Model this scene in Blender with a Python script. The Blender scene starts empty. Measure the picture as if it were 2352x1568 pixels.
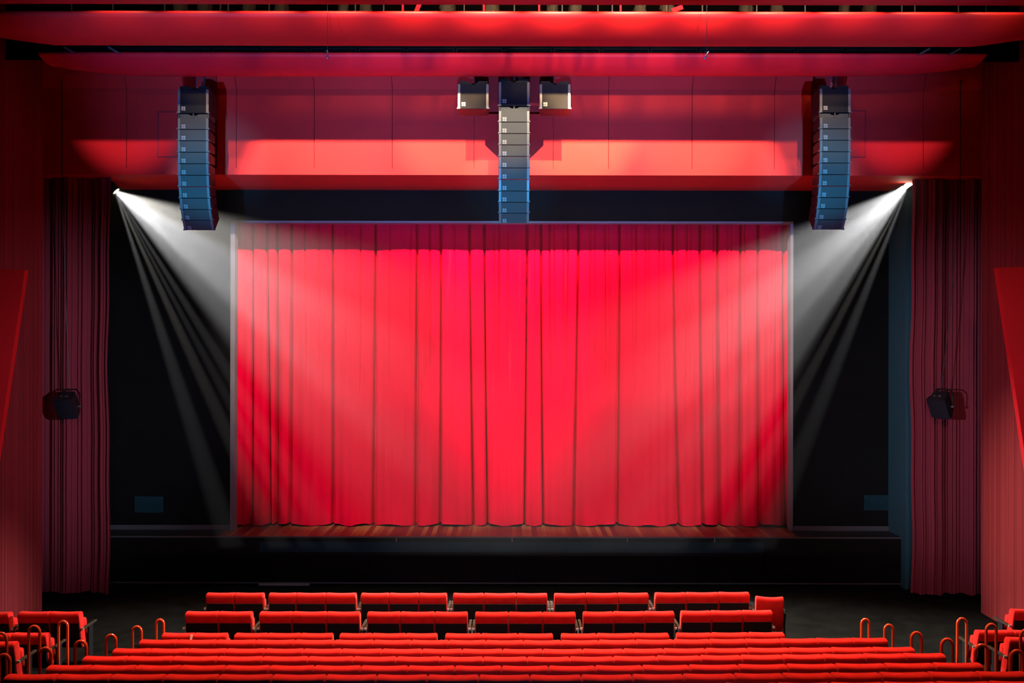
import bpy, bmesh, math, random
import numpy as np
from mathutils import Vector, Matrix

random.seed(7)
rng = np.random.default_rng(7)
S = bpy.context.scene
COL = S.collection
PI = math.pi

# ------------------------------------------------------------------ camera
F = 2100.0           # focal length in pixels of the 2352 px wide frame
CX, CY, CAMZ = 1176.0, 784.0, 5.03
cam_d = bpy.data.cameras.new('camera')
cam_d.sensor_width = 36.0
cam_d.lens = 36.0 * F / 2352.0
cam = bpy.data.objects.new('camera', cam_d)
COL.objects.link(cam)
cam.location = (0, 0, CAMZ)
cam.rotation_euler = (PI / 2, math.radians(-0.10), 0)
S.camera = cam


def X(px, d):
    return (px - CX) * d / F


def Z(py, d):
    return CAMZ - (py - CY) * d / F


# ------------------------------------------------------------------ world, exposure
w = bpy.data.worlds.new('world')
S.world = w
w.use_nodes = True
w.node_tree.nodes['Background'].inputs[0].default_value = (0.6, 0.15, 0.2, 1)
w.node_tree.nodes['Background'].inputs[1].default_value = 0.0015
S.view_settings.view_transform = 'Standard'
S.view_settings.look = 'None'
S.view_settings.exposure = 0.0
S.view_settings.gamma = 1.0
S.view_settings.use_curve_mapping = False
S.cycles.use_denoising = True
S.cycles.max_bounces = 6
S.cycles.diffuse_bounces = 3
S.cycles.glossy_bounces = 3
S.cycles.volume_bounces = 0
S.cycles.sample_clamp_indirect = 3.0


# ------------------------------------------------------------------ lights
def spot(name, loc, target, power, color, size_deg, blend=0.5, radius=0.05, parent=None):
    ld = bpy.data.lights.new(name, 'SPOT')
    ld.energy = power
    ld.color = color
    ld.spot_size = math.radians(size_deg)
    ld.spot_blend = blend
    ld.shadow_soft_size = radius
    o = bpy.data.objects.new(name, ld)
    COL.objects.link(o)
    o.location = loc
    d = Vector(target) - Vector(loc)
    o.rotation_euler = d.to_track_quat('-Z', 'Y').to_euler()
    return o


WARM = (1.0, 0.74, 0.50)
# stage wash: two lamps behind the second reflector, passing under an added black light mask
for kx in (-2.85, 2.85):
    spot('stage_wash_lamp', (kx, 13.0, 10.76), (kx * 0.85, 13.0 + 8.5, 10.76 - 5.0), 4200, (1.0, 0.78, 0.70), 58, 0.3, 0.012)
# warm lamps on the fascia above the stage
for kx, kp, kc in ((-7.4, 800, 30), (-5.2, 600, 30), (-3.4, 500, 30), (-1.2, 4200, 30), (1.3, 8500, 30), (3.4, 2600, 30), (5.4, 700, 30), (7.4, 800, 30)):
    spot('fascia_lamp', (kx, 13.0, 10.76), (kx, 17.66, 9.2 if abs(kx) < 4 else 9.5), kp, (1.0, 0.64, 0.28) if abs(kx) < 6 else (1.0, 0.3, 0.5), kc, 0.7, 0.012)
for kx, kt, kp in ((0.3, 0.0, 2500), (-5.2, -5.6, 560), (5.2, 5.7, 560)):
    spot('column_lamp', (kx, 13.0, 10.85), (kt, 16.3, 8.9), kp, (1.0, 0.84, 0.58), 22, 1.0, 0.012)
# house lamps over the stalls, hidden behind and in front of the second reflector
for kx, kp in ((-4.5, 2800), (-1.5, 5000), (1.5, 5400), (4.5, 3000)):
    spot('house_lamp', (kx, 13.3, 9.5), (kx * 1.0, 13.7, 0), kp, WARM, 60, 0.8, 0.06)
for kx, kp in ((-4.8, 1500), (-1.7, 1800), (1.7, 1800), (4.8, 1500)):
    spot('house_lamp', (kx, 11.3, 9.9), (kx * 1.0, 10.2, 1), kp, (1.0, 0.56, 0.30), 58, 0.6, 0.06)
for i in range(13):
    kx = -5.1 + i * 0.95
    gk = math.exp(-((kx - 1.2) / 2.8) ** 2)
    spot('reflector_lamp', (kx, 10.78, 9.32), (kx, 12.2, 9.75), 26 + 330 * gk, (1.0, 0.70, 0.42), 72, 1.0, 0.04)
    spot('rim_lamp', (kx, 11.66, 9.92), (kx, 11.95, 9.33), 20 + 360 * gk, (1.0, 0.78, 0.5), 76, 0.8, 0.03)
# blue wash from the balcony front
for kx in (-4.0, 0.0, 4.0):
    spot('blue_wash_lamp', (kx, 2.0, 4.6), (kx * 1.0, 17.0, 9.6), 8200, (0.14, 0.28, 1.0), 32, 0.9, 0.10)
spot('blue_wash_lamp', (0, 2.0, 4.4), (0, 18.8, 0.8), 800, (0.02, 0.45, 1.0), 50, 0.9, 0.10)
# blue lamps on the lower boxes of the three loudspeaker columns
for kx, kz, kp in ((-5.5, 8.0, 9500), (0.0, 7.55, 8500), (5.55, 8.0, 9500)):
    spot('column_lamp', (kx * 0.75, 5.0, 4.2), (kx, 16.4, kz), kp, (0.02, 0.50, 1.0), 9.5, 0.9, 0.08)
# added fill: cool lamps on the narrow side curtains, warm ones on the side walls
for sx in (-1, 1):
    spot('side_curtain_fill', (sx * -6.0, 2.0, 5.2), (sx * 8.7, 18.0, 3.8), 7500, (0.66, 0.72, 1.0), 22, 1.0, 0.12)
spot('side_fill', (3.0, 3.0, 8.0), (8.0, 13.2, 4.2), 1500, (1.0, 0.62, 0.6), 34, 0.9, 0.3)
spot('side_fill', (-3.0, 3.0, 8.0), (-8.0, 13.2, 4.2), 500, (1.0, 0.62, 0.6), 34, 0.9, 0.3)

# beams in the haze: (angle below horizontal, cone, power, blend, colour)
LAMP_L = (X(264, 18.35), 18.35, Z(440, 18.35))
LAMP_R = (X(2086, 18.35), 18.35, Z(424, 18.35))
CREAM = (1.0, 0.96, 0.86)
COOL = (0.95, 0.95, 0.96)
BEAM_P = 5.6
for (lx, ly, lz), sx, beams in (
        (LAMP_L, 1, ((22, 22, 4600, 1.0, CREAM, 12), (34, 22, 7600, 1.0, COOL, 11), (45, 15, 5600, 1.0, COOL, 9), (40, 9, 3800, 1.0, COOL, 7), (56.5, 3.4, 3400, 0.6, COOL, 5), (60, 2.4, 3600, 0.5, COOL, 5), (63.5, 3.6, 4600, 0.6, CREAM, 5), (70, 4.5, 4200, 0.7, COOL, 5))),
        (LAMP_R, -1, ((29, 20, 4200, 1.0, COOL, 12), (40, 22, 7200, 1.0, COOL, 11), (51, 14, 5600, 1.0, COOL, 9), (40, 9, 3600, 1.0, COOL, 7), (49, 3.0, 3600, 0.6, CREAM, 5), (56, 2.6, 4600, 0.5, CREAM, 5), (61, 3.2, 4200, 0.6, CREAM, 5), (66.5, 4.5, 3800, 0.8, COOL, 5)))):
    for ang, cone, pw, bl, colr, fw in beams:
        a = math.radians(ang)
        t = (lx + sx * math.cos(a) * 10, ly - math.sin(math.radians(fw)) * 10, lz - math.sin(a) * 10)
        spot('beam_lamp', (lx, ly, lz), t, pw * BEAM_P, colr, cone, bl, 0.02)


# ------------------------------------------------------------------ materials
def mat(name, col, rough=0.6, metal=0.0, spec=0.4, noise=0.0, nscale=3.0, stretch=(1, 1, 1), bump=0.0, bscale=40.0,
        bstretch=(1, 1, 1), emit=None, emit_s=0.0, sheen=0.0, col2=None):
    m = bpy.data.materials.new(name)
    m.use_nodes = True
    nt = m.node_tree
    b = nt.nodes['Principled BSDF']
    b.inputs['Roughness'].default_value = rough
    b.inputs['Metallic'].default_value = metal
    b.inputs['Specular IOR Level'].default_value = spec
    b.inputs['Sheen Weight'].default_value = sheen
    b.inputs['Sheen Roughness'].default_value = 0.35
    b.inputs['Sheen Tint'].default_value = (1.0, 0.55, 0.35, 1)
    c4 = (*col, 1)
    b.inputs['Base Color'].default_value = c4
    tc = None
    if noise or bump:
        tc = nt.nodes.new('ShaderNodeTexCoord')
    if noise:
        mp = nt.nodes.new('ShaderNodeMapping')
        mp.inputs['Scale'].default_value = stretch
        nt.links.new(tc.outputs['Object'], mp.inputs['Vector'])
        n = nt.nodes.new('ShaderNodeTexNoise')
        n.inputs['Scale'].default_value = nscale
        n.inputs['Detail'].default_value = 4
        nt.links.new(mp.outputs[0], n.inputs['Vector'])
        mx = nt.nodes.new('ShaderNodeMix')
        mx.data_type = 'RGBA'
        lo = tuple(c * (1 - noise) for c in col)
        hi = tuple(min(1, c * (1 + noise)) for c in col) if col2 is None else col2
        mx.inputs[6].default_value = (*lo, 1)
        mx.inputs[7].default_value = (*hi, 1)
        cr = nt.nodes.new('ShaderNodeMapRange')
        cr.inputs[1].default_value = 0.3
        cr.inputs[2].default_value = 0.7
        nt.links.new(n.outputs['Fac'], cr.inputs[0])
        nt.links.new(cr.outputs[0], mx.inputs[0])
        nt.links.new(mx.outputs[2], b.inputs['Base Color'])
    if bump:
        mp2 = nt.nodes.new('ShaderNodeMapping')
        mp2.inputs['Scale'].default_value = bstretch
        nt.links.new(tc.outputs['Object'], mp2.inputs['Vector'])
        n2 = nt.nodes.new('ShaderNodeTexNoise')
        n2.inputs['Scale'].default_value = bscale
        n2.inputs['Detail'].default_value = 3
        nt.links.new(mp2.outputs[0], n2.inputs['Vector'])
        bp = nt.nodes.new('ShaderNodeBump')
        bp.inputs['Strength'].default_value = bump
        bp.inputs['Distance'].default_value = 0.02
        nt.links.new(n2.outputs['Fac'], bp.inputs['Height'])
        nt.links.new(bp.outputs[0], b.inputs['Normal'])
    if emit:
        b.inputs['Emission Color'].default_value = (*emit, 1)
        b.inputs['Emission Strength'].default_value = emit_s
    return m


M = {}
M['red_paint'] = mat('red_paint', (0.62, 0.030, 0.023), 0.7, noise=0.10, nscale=0.7, spec=0.12)
M['red_recess'] = mat('red_recess', (0.60, 0.018, 0.012), 0.6)
M['red_reflector'] = mat('red_reflector', (0.62, 0.014, 0.026), 0.5, noise=0.05, nscale=0.5, spec=0.15)
M['red_upper'] = mat('red_upper', (0.62, 0.016, 0.012), 0.5, noise=0.05, nscale=0.5, spec=0.15)
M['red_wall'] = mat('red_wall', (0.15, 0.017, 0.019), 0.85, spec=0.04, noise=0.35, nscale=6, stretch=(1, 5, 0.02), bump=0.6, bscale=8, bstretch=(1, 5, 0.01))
M['red_fin'] = mat('red_fin', (0.42, 0.008, 0.012), 0.7, spec=0.1, noise=0.08, nscale=1.0)
M['black_wall'] = mat('black_wall', (0.004, 0.0045, 0.005), 0.85, noise=0.25, nscale=2.0, spec=0.10, bump=0.15, bscale=30)
M['black_stage'] = mat('black_stage', (0.005, 0.0045, 0.005), 0.7, noise=0.3, nscale=4.0, spec=0.1)
M['black_floor'] = mat('black_floor', (0.018, 0.018, 0.018), 0.45, noise=0.3, nscale=5.0, spec=0.4)
M['black_matte'] = mat('black_matte', (0.003, 0.003, 0.003), 0.95, spec=0.05)
M['frame_red'] = mat('frame_red', (0.16, 0.015, 0.03), 0.4)
M['carpet'] = mat('carpet', (0.0065, 0.0065, 0.0055), 0.95, noise=0.35, nscale=3.0, spec=0.03, bump=0.4, bscale=120)
M['grey_trim'] = mat('grey_trim', (0.20, 0.20, 0.21), 0.6)
M['blue_lit_trim'] = mat('blue_lit_trim', (0.024, 0.085, 0.105), 0.55)  # blue light on the pilaster's side face put into the colour
M['teal_panel'] = mat('teal_panel', (0.010, 0.045, 0.060), 0.8, spec=0.05, noise=0.2, nscale=2.0)
M['skirting'] = mat('skirting', (0.09, 0.10, 0.11), 0.35)
M['seat_red'] = mat('seat_red', (0.58, 0.0135, 0.0105), 0.85, noise=0.12, nscale=9, spec=0.08, sheen=0.15, bump=0.1, bscale=200)
M['seat_black'] = mat('seat_black', (0.008, 0.007, 0.007), 0.6, spec=0.2)
M['arm_wood'] = mat('arm_wood', (0.028, 0.020, 0.013), 0.6, spec=0.15, noise=0.3, nscale=20)
M['cap_metal'] = mat('cap_metal', (0.75, 0.76, 0.68), 0.3, metal=0.6)
M['steel_black'] = mat('steel_black', (0.008, 0.008, 0.009), 0.5, spec=0.15)
M['rail_red'] = mat('rail_red', (0.60, 0.055, 0.012), 0.16, spec=0.8)
M['speaker_body'] = mat('speaker_body', (0.012, 0.0115, 0.013), 0.5, spec=0.25)
M['speaker_grille'] = mat('speaker_grille', (0.048, 0.047, 0.041), 0.6, spec=0.2, bump=0.15, bscale=400)
M['sub_grille'] = mat('sub_grille', (0.010, 0.010, 0.012), 0.7, spec=0.1)
M['speaker_bar'] = mat('speaker_bar', (0.115, 0.11, 0.10), 0.4)
M['logo_grey'] = mat('logo_grey', (0.20, 0.195, 0.175), 0.5)
M['cable'] = mat('cable', (0.03, 0.035, 0.04), 0.5)
M['steel'] = mat('steel', (0.30, 0.30, 0.31), 0.35, metal=0.8)
M['white'] = mat('white', (0.85, 0.83, 0.78), 0.6)
M['fabric_bundle'] = mat('fabric_bundle', (0.035, 0.032, 0.024), 0.8, bump=0.8, bscale=25)
M['lens'] = mat('lens', (0.9, 0.9, 0.85), 0.3, emit=(1.0, 0.93, 0.65), emit_s=14.0)
M['cone_dark'] = mat('cone_dark', (0.01, 0.01, 0.014), 0.5)
M['grille_blue'] = mat('grille_blue', (0.006, 0.009, 0.018), 0.6)


def velvet(name, base, wear, wear_amt):
    m = bpy.data.materials.new(name)
    m.use_nodes = True
    nt = m.node_tree
    b = nt.nodes['Principled BSDF']
    b.inputs['Roughness'].default_value = 0.85
    b.inputs['Specular IOR Level'].default_value = 0.04
    tc = nt.nodes.new('ShaderNodeTexCoord')
    mp = nt.nodes.new('ShaderNodeMapping')
    mp.inputs['Scale'].default_value = (9, 1, 0.35)
    nt.links.new(tc.outputs['Object'], mp.inputs[0])
    n = nt.nodes.new('ShaderNodeTexNoise')
    n.inputs['Scale'].default_value = 1.0
    n.inputs['Detail'].default_value = 6
    n.inputs['Roughness'].default_value = 0.6
    nt.links.new(mp.outputs[0], n.inputs['Vector'])
    mr = nt.nodes.new('ShaderNodeMapRange')
    mr.inputs[1].default_value = 0.60
    mr.inputs[2].default_value = 0.78
    mr.inputs[4].default_value = wear_amt
    nt.links.new(n.outputs['Fac'], mr.inputs[0])
    mx = nt.nodes.new('ShaderNodeMix')
    mx.data_type = 'RGBA'
    mx.inputs[6].default_value = (*base, 1)
    mx.inputs[7].default_value = (*wear, 1)
    nt.links.new(mr.outputs[0], mx.inputs[0])
    nt.links.new(mx.outputs[2], b.inputs['Base Color'])
    return m


M['curtain'] = velvet('curtain_velvet', (0.84, 0.0002, 0.038), (0.85, 0.045, 0.08), 0.35)
M['leg_curtain'] = velvet('leg_velvet', (0.20, 0.030, 0.045), (0.20, 0.06, 0.07), 0.35)


def plank_mat():
    m = bpy.data.materials.new('stage_planks')
    m.use_nodes = True
    nt = m.node_tree
    b = nt.nodes['Principled BSDF']
    b.inputs['Roughness'].default_value = 0.45
    tc = nt.nodes.new('ShaderNodeTexCoord')
    sp = nt.nodes.new('ShaderNodeSeparateXYZ')
    nt.links.new(tc.outputs['Object'], sp.inputs[0])
    mu = nt.nodes.new('ShaderNodeMath'); mu.operation = 'MULTIPLY'; mu.inputs[1].default_value = 1 / 0.105
    nt.links.new(sp.outputs['X'], mu.inputs[0])
    fl = nt.nodes.new('ShaderNodeMath'); fl.operation = 'FLOOR'
    nt.links.new(mu.outputs[0], fl.inputs[0])
    fr = nt.nodes.new('ShaderNodeMath'); fr.operation = 'FRACT'
    nt.links.new(mu.outputs[0], fr.inputs[0])
    wn = nt.nodes.new('ShaderNodeTexWhiteNoise'); wn.noise_dimensions = '1D'
    nt.links.new(fl.outputs[0], wn.inputs['W'])
    cr = nt.nodes.new('ShaderNodeValToRGB')
    cr.color_ramp.interpolation = 'LINEAR'
    e = cr.color_ramp.elements
    e[0].position = 0.0; e[0].color = (0.12, 0.009, 0.009, 1)
    e[1].position = 1.0; e[1].color = (0.36, 0.17, 0.055, 1)
    x = e.new(0.35); x.color = (0.19, 0.045, 0.02, 1)
    x = e.new(0.7); x.color = (0.29, 0.11, 0.038, 1)
    nt.links.new(wn.outputs['Value'], cr.inputs[0])
    mp = nt.nodes.new('ShaderNodeMapping'); mp.inputs['Scale'].default_value = (30, 1.2, 1)
    nt.links.new(tc.outputs['Object'], mp.inputs[0])
    n = nt.nodes.new('ShaderNodeTexNoise'); n.inputs['Scale'].default_value = 1.5; n.inputs['Detail'].default_value = 5
    nt.links.new(mp.outputs[0], n.inputs['Vector'])
    mr = nt.nodes.new('ShaderNodeMapRange'); mr.inputs[3].default_value = 0.6; mr.inputs[4].default_value = 1.35
    nt.links.new(n.outputs['Fac'], mr.inputs[0])
    m1 = nt.nodes.new('ShaderNodeMix'); m1.data_type = 'RGBA'; m1.blend_type = 'MULTIPLY'; m1.inputs[0].default_value = 1
    nt.links.new(cr.outputs[0], m1.inputs[6])
    nt.links.new(mr.outputs[0], m1.inputs[7])
    gap = nt.nodes.new('ShaderNodeMath'); gap.operation = 'LESS_THAN'; gap.inputs[1].default_value = 0.05
    nt.links.new(fr.outputs[0], gap.inputs[0])
    m2 = nt.nodes.new('ShaderNodeMix'); m2.data_type = 'RGBA'
    nt.links.new(gap.outputs[0], m2.inputs[0])
    nt.links.new(m1.outputs[2], m2.inputs[6])
    m2.inputs[7].default_value = (0.03, 0.008, 0.004, 1)
    nt.links.new(m2.outputs[2], b.inputs['Base Color'])
    return m


M['planks'] = plank_mat()


# ------------------------------------------------------------------ mesh helpers
class MB:
    def __init__(self):
        self.bm = bmesh.new()

    def box(self, x0, x1, y0, y1, z0, z1, bev=0.0, mtx=None, seg=2):
        vs = [self.bm.verts.new((x, y, z)) for x in (x0, x1) for y in (y0, y1) for z in (z0, z1)]
        f = [(0, 1, 3, 2), (4, 6, 7, 5), (0, 4, 5, 1), (2, 3, 7, 6), (0, 2, 6, 4), (1, 5, 7, 3)]
        fs = [self.bm.faces.new([vs[i] for i in q]) for q in f]
        if bev > 0:
            ed = list({e for q in fs for e in q.edges})
            r = bmesh.ops.bevel(self.bm, geom=ed, offset=bev, segments=seg, affect='EDGES', profile=0.6)
            vs = list({v for q in r['faces'] for v in q.verts} | {v for v in vs if v.is_valid})
        if mtx is not None:
            bmesh.ops.transform(self.bm, matrix=mtx, verts=[v for v in vs if v.is_valid])
        return self

    def loft(self, rings, cap=True, closed=True):
        R = [[self.bm.verts.new(p) for p in r] for r in rings]
        n = len(R[0])
        for a, b in zip(R[:-1], R[1:]):
            for i in range(n if closed else n - 1):
                j = (i + 1) % n
                self.bm.faces.new((a[i], a[j], b[j], b[i]))
        if cap and closed:
            self.bm.faces.new(list(reversed(R[0])))
            self.bm.faces.new(R[-1])
        return self

    def prism_x(self, poly, x0, x1):     # poly in (y, z), swept along x
        return self.loft([[(x0, y, z) for y, z in poly], [(x1, y, z) for y, z in poly]])

    def prism_y(self, poly, y0, y1):
        return self.loft([[(x, y0, z) for x, z in poly], [(x, y1, z) for x, z in poly]])

    def prism_z(self, poly, z0, z1):
        return self.loft([[(x, y, z0) for x, y in poly], [(x, y, z1) for x, y in poly]])

    def tube(self, pts, r, n=10):
        pts = [Vector(p) for p in pts]
        rings = []
        up = Vector((0.123, 0.31, 0.94)).normalized()
        t0 = (pts[1] - pts[0]).normalized()
        nrm = t0.cross(up)
        if nrm.length < 0.1:
            nrm = t0.cross(Vector((1, 0, 0)))
        nrm.normalize()
        for i, p in enumerate(pts):
            if i == 0:
                t = t0
            elif i == len(pts) - 1:
                t = (pts[-1] - pts[-2]).normalized()
            else:
                t = ((pts[i + 1] - p).normalized() + (p - pts[i - 1]).normalized()).normalized()
            nrm = (nrm - t * nrm.dot(t)).normalized()
            bn = t.cross(nrm)
            rings.append([p + (nrm * math.cos(2 * PI * k / n) + bn * math.sin(2 * PI * k / n)) * r for k in range(n)])
        return self.loft(rings)

    def build(self, name, m, parent=None, smooth=False, loc=None):
        bmesh.ops.recalc_face_normals(self.bm, faces=self.bm.faces[:])
        me = bpy.data.meshes.new(name)
        self.bm.to_mesh(me)
        self.bm.free()
        if smooth:
            for p in me.polygons:
                p.use_smooth = True
        me.materials.append(m)
        o = bpy.data.objects.new(name, me)
        COL.objects.link(o)
        if parent:
            o.parent = parent
        if loc is not None:
            o.location = loc
        return o


def tag(o, label=None, cat=None, group=None, kind=None):
    if label:
        o['label'] = label
    if cat:
        o['category'] = cat
    if group:
        o['group'] = group
    if kind:
        o['kind'] = kind
    return o


def empty(name, loc, rz=0.0):
    o = bpy.data.objects.new(name, None)
    COL.objects.link(o)
    o.location = loc
    o.rotation_euler = (0, 0, rz)
    o.empty_display_size = 0.1
    return o


def copy_tree(o, parent=None):
    c = o.copy()
    COL.objects.link(c)
    if parent:
        c.parent = parent
    for ch in o.children:
        copy_tree(ch, c)
    return c


def struct(o, label=None, cat=None):
    o['kind'] = 'structure'
    if label:
        o['label'] = label
    if cat:
        o['category'] = cat
    return o


# ------------------------------------------------------------------ key depths
D_FAS = 17.66       # face of the red fascia
D_BLK = 19.44       # black walls round the stage opening
D_STG = 18.83       # stage front
D_CUR = 19.95       # main curtain
Z_SOF = Z(437, D_BLK)
Z_STG = Z(1231, D_STG)
XW = 8.74           # side walls
OPX0, OPX1, OPZ = X(530, D_BLK), X(1821, D_BLK), Z(508, D_BLK)

# ------------------------------------------------------------------ room shell
# row geometry: (top line at centre px, at the right edge px, depth)
ROWS = {1: (1362, 1353, 15.15), 2: (1405, 1394, 14.10), 3: (1455, 1447, 13.25), 4: (1470.5, 1461, 12.65),
        5: (1491, 1483, 11.75), 6: (1509, 1497, 11.03), 7: (1530, 1520, 10.06), 8: (1551, 1541, 9.12), 9: (1573, 1564, 8.25)}
SEAT_H = 0.865
ROW_TOP = {k: Z(v[0], v[2]) for k, v in ROWS.items()}
ROW_TOP[1] = ROW_TOP[2] = 0.862
ROW_FLOOR = {k: max(0.0, ROW_TOP[k] - SEAT_H) for k in ROWS}

b = MB()
b.box(-9.6, 9.6, -1.0, 19.0, -0.3, 0.0)
edge = None
for k in (5, 6, 7, 8, 9):
    y1 = ROWS[k][2] + 0.42
    y0 = (ROWS[k + 1][2] + 0.42) if k < 9 else -1.0
    b.box(-9.6, 9.6, y0, y1, -0.001, ROW_FLOOR[k])
struct(b.build('floor', M['carpet']))

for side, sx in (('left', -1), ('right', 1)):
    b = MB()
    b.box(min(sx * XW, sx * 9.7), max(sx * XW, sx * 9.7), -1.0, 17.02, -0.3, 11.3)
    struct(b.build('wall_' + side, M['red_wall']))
    # slanted fin standing against the side wall
    yF = 13.74
    px_t, py_t = (57, 622) if sx < 0 else (2290, 613)
    slope = (57 / 388.0) if sx < 0 else -(43 / 286.0)
    zt, xt = Z(py_t, yF), X(px_t, yF)
    yb = CY + CAMZ * F / yF
    xb = X(px_t - slope * (yb - py_t), yF)
    b = MB()
    b.prism_y([(sx * XW, 0.0), (xb, 0.0), (xt, zt), (sx * XW, zt + 0.06)], yF, yF + 0.10)
    o = b.build('wall_fin', M['red_fin'])
    tag(o, 'plain red slanted panel leaning out from the ' + side + ' side wall', 'wall panel')

b = MB()
b.box(-9.7, 9.7, -1.0, 20.5, 11.3, 11.5)
struct(b.build('ceiling', M['black_stage']))
b = MB()
b.box(-9.7, 9.7, -1.3, -1.0, -0.3, 11.5)
struct(b.build('wall_rear', M['black_stage']))

b = MB()
b.box(-9.6, 9.6, 14.0, 14.02, 10.3585, 11.3)  # added unseen black sheet, keeps the wash lamps off the lower reflector
struct(b.build('added_light_mask', M['black_matte']))

# red fascia over the stage, built in panels with open joints and recesses behind the loudspeakers
prof = [(D_FAS, Z_SOF + 0.12), (D_FAS, Z(205, D_FAS)), (D_FAS - 0.12, Z(174, D_FAS - 0.12)), (D_FAS - 0.2, 10.45), (D_FAS + 0.3, 10.45), (D_FAS + 0.3, Z_SOF + 0.12)]
SL0, SL1 = X(421, D_FAS), X(498, D_FAS)
SR0, SR1 = X(1862, D_FAS), X(1940, D_FAS)
SC0, SC1, SCZ = X(1088, D_FAS), X(1270, D_FAS), Z(262, D_FAS)
b = MB()
g = 0.005
cuts = [-9.6] + [X(p, D_FAS) for p in (290,)] + [SL0]
segs = list(zip(cuts[:-1], cuts[1:]))
cuts = [SL1] + [X(p, D_FAS) for p in (542, 721, 900)] + [SC0]
segs += list(zip(cuts[:-1], cuts[1:]))
cuts = [SC1] + [X(p, D_FAS) for p in (1397, 1589, 1778)] + [SR0]
segs += list(zip(cuts[:-1], cuts[1:]))
cuts = [SR1] + [X(2120, D_FAS)] + [9.6]
segs += list(zip(cuts[:-1], cuts[1:]))
for x0, x1 in segs:
    b.prism_x(prof, x0 + g, x1 - g)
b.prism_x([(D_FAS, Z_SOF + 0.12), (D_FAS, SCZ), (D_FAS + 0.3, SCZ), (D_FAS + 0.3, Z_SOF + 0.12)], SC0 + g, SC1 - g)
# soffit
b.box(-9.6, 9.6, D_FAS, D_BLK + 0.1, Z_SOF, Z_SOF + 0.12)
struct(b.build('wall_proscenium', M['red_paint']))
b = MB()
b.box(-9.6, 9.6, D_FAS + 0.8, D_FAS + 0.9, Z_SOF + 0.12, 11.0)
for x0, x1 in ((SL0, SL1), (SR0, SR1), (SC0, SC1)):
    b.box(x0 - 0.04, x0, D_FAS + 0.02, D_FAS + 0.8, Z_SOF + 0.12, 10.4)
    b.box(x1, x1 + 0.04, D_FAS + 0.02, D_FAS + 0.8, Z_SOF + 0.12, 10.4)
struct(b.build('wall_recess', M['red_recess']))

# access hatches outlined on the fascia
for (x0, y0, x1, y1), lab in (((362, 258, 408, 362), 'outlined square access hatch in the red fascia left of the left loudspeaker column'),
                              ((1945, 253, 1987, 360), 'outlined square access hatch in the red fascia right of the right loudspeaker column')):
    d = D_FAS
    ax, bx, az, bz = X(x0, d), X(x1, d), Z(y1, d), Z(y0, d)
    r = empty('access_hatch', ((ax + bx) / 2, d, az))
    tag(r, lab, 'hatch')
    b = MB()
    t = 0.012
    cx = (ax + bx) / 2
    b.box(ax - cx, ax - cx + t, -0.012, 0, 0, bz - az)
    b.box(bx - cx - t, bx - cx, -0.012, 0, 0, bz - az)
    b.box(ax - cx, bx - cx, -0.012, 0, 0, t)
    b.box(ax - cx, bx - cx, -0.012, 0, bz - az - t, bz - az)
    b.build('frame', M['frame_red'], r)
    b = MB()
    b.box(ax - cx + t, bx - cx - t, -0.005, -0.0005, t, bz - az - t)
    b.build('panel', M['red_paint'], r)

# black walls round the stage
b = MB()
yb0, yb1 = D_BLK, D_BLK + 0.16
b.box(-9.6, OPX0, yb0, yb1, 0, Z_SOF + 0.1)
b.box(OPX1, 9.6, yb0, yb1, 0, Z_SOF + 0.1)
b.box(OPX0, OPX1, yb0, yb1, OPZ, Z_SOF + 0.1)
struct(b.build('wall_stage', M['black_wall']))
b = MB()
b.box(-9.6, 9.6, 21.6, 21.7, 0, 9)
struct(b.build('wall_back', M['black_wall']))
b = MB()
b.box(OPX0, OPX0 + 0.095, yb0 - 0.03, yb1 + 0.02, Z_STG, OPZ - 0.04)
b.box(OPX1 - 0.06, OPX1, yb0 - 0.03, yb1 + 0.02, Z_STG, OPZ - 0.04)
b.box(OPX0, OPX1, yb0 - 0.03, yb1 + 0.02, OPZ - 0.045, OPZ)
struct(b.build('trim_1', M['grey_trim']))
# skirting at the foot of the black walls
b = MB()
for x0, x1 in ((-9.6, OPX0 - 0.01), (OPX1 + 0.01, 9.6)):
    b.box(x0, x1, D_BLK - 0.03, D_BLK, Z_STG, Z_STG + 0.10, 0.006)
struct(b.build('baseboard_stage', M['skirting']))
# pilaster on the right
b = MB()
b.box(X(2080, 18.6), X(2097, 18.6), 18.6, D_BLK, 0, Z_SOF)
struct(b.build('trim_2', M['blue_lit_trim']))

# stage
b = MB()
b.box(-9.6, 9.6, D_STG + 0.02, 21.6, 0, Z_STG - 0.03)
b.box(-9.6, X(499, D_STG), D_STG, 21.6, Z_STG - 0.03, Z_STG)
b.box(X(1834, D_STG), 9.6, D_STG, 21.6, Z_STG - 0.03, Z_STG)
struct(b.build('stage_floor', M['black_floor']))
b = MB()
b.box(X(499, D_STG), X(1834, D_STG), D_STG, 21.6, Z_STG - 0.03, Z_STG)
struct(b.build('floor_boards', M['planks']))
b = MB()
js = [-9.6] + [X(p, D_STG) for p in (347, 470, 598, 912, 1177, 1441, 1641, 1755, 1990)] + [9.6]
for x0, x1 in zip(js[:-1], js[1:]):
    b.box(x0 + 0.003, x1 - 0.003, D_STG - 0.03, D_STG + 0.02, 0.06, Z_STG - 0.035)
b.box(-9.6, 9.6, D_STG - 0.01, D_STG + 0.02, 0, 0.07)
struct(b.build('wall_stage_front', M['black_stage']))
b = MB()
b.box(-9.6, 9.6, D_STG - 0.05, D_STG + 0.0, Z_STG - 0.03, Z_STG - 0.004, 0.006)
b.box(-9.6, 9.6, D_STG - 0.05, D_STG - 0.03, 0.055, 0.075)
struct(b.build('trim_3', M['skirting']))
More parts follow.
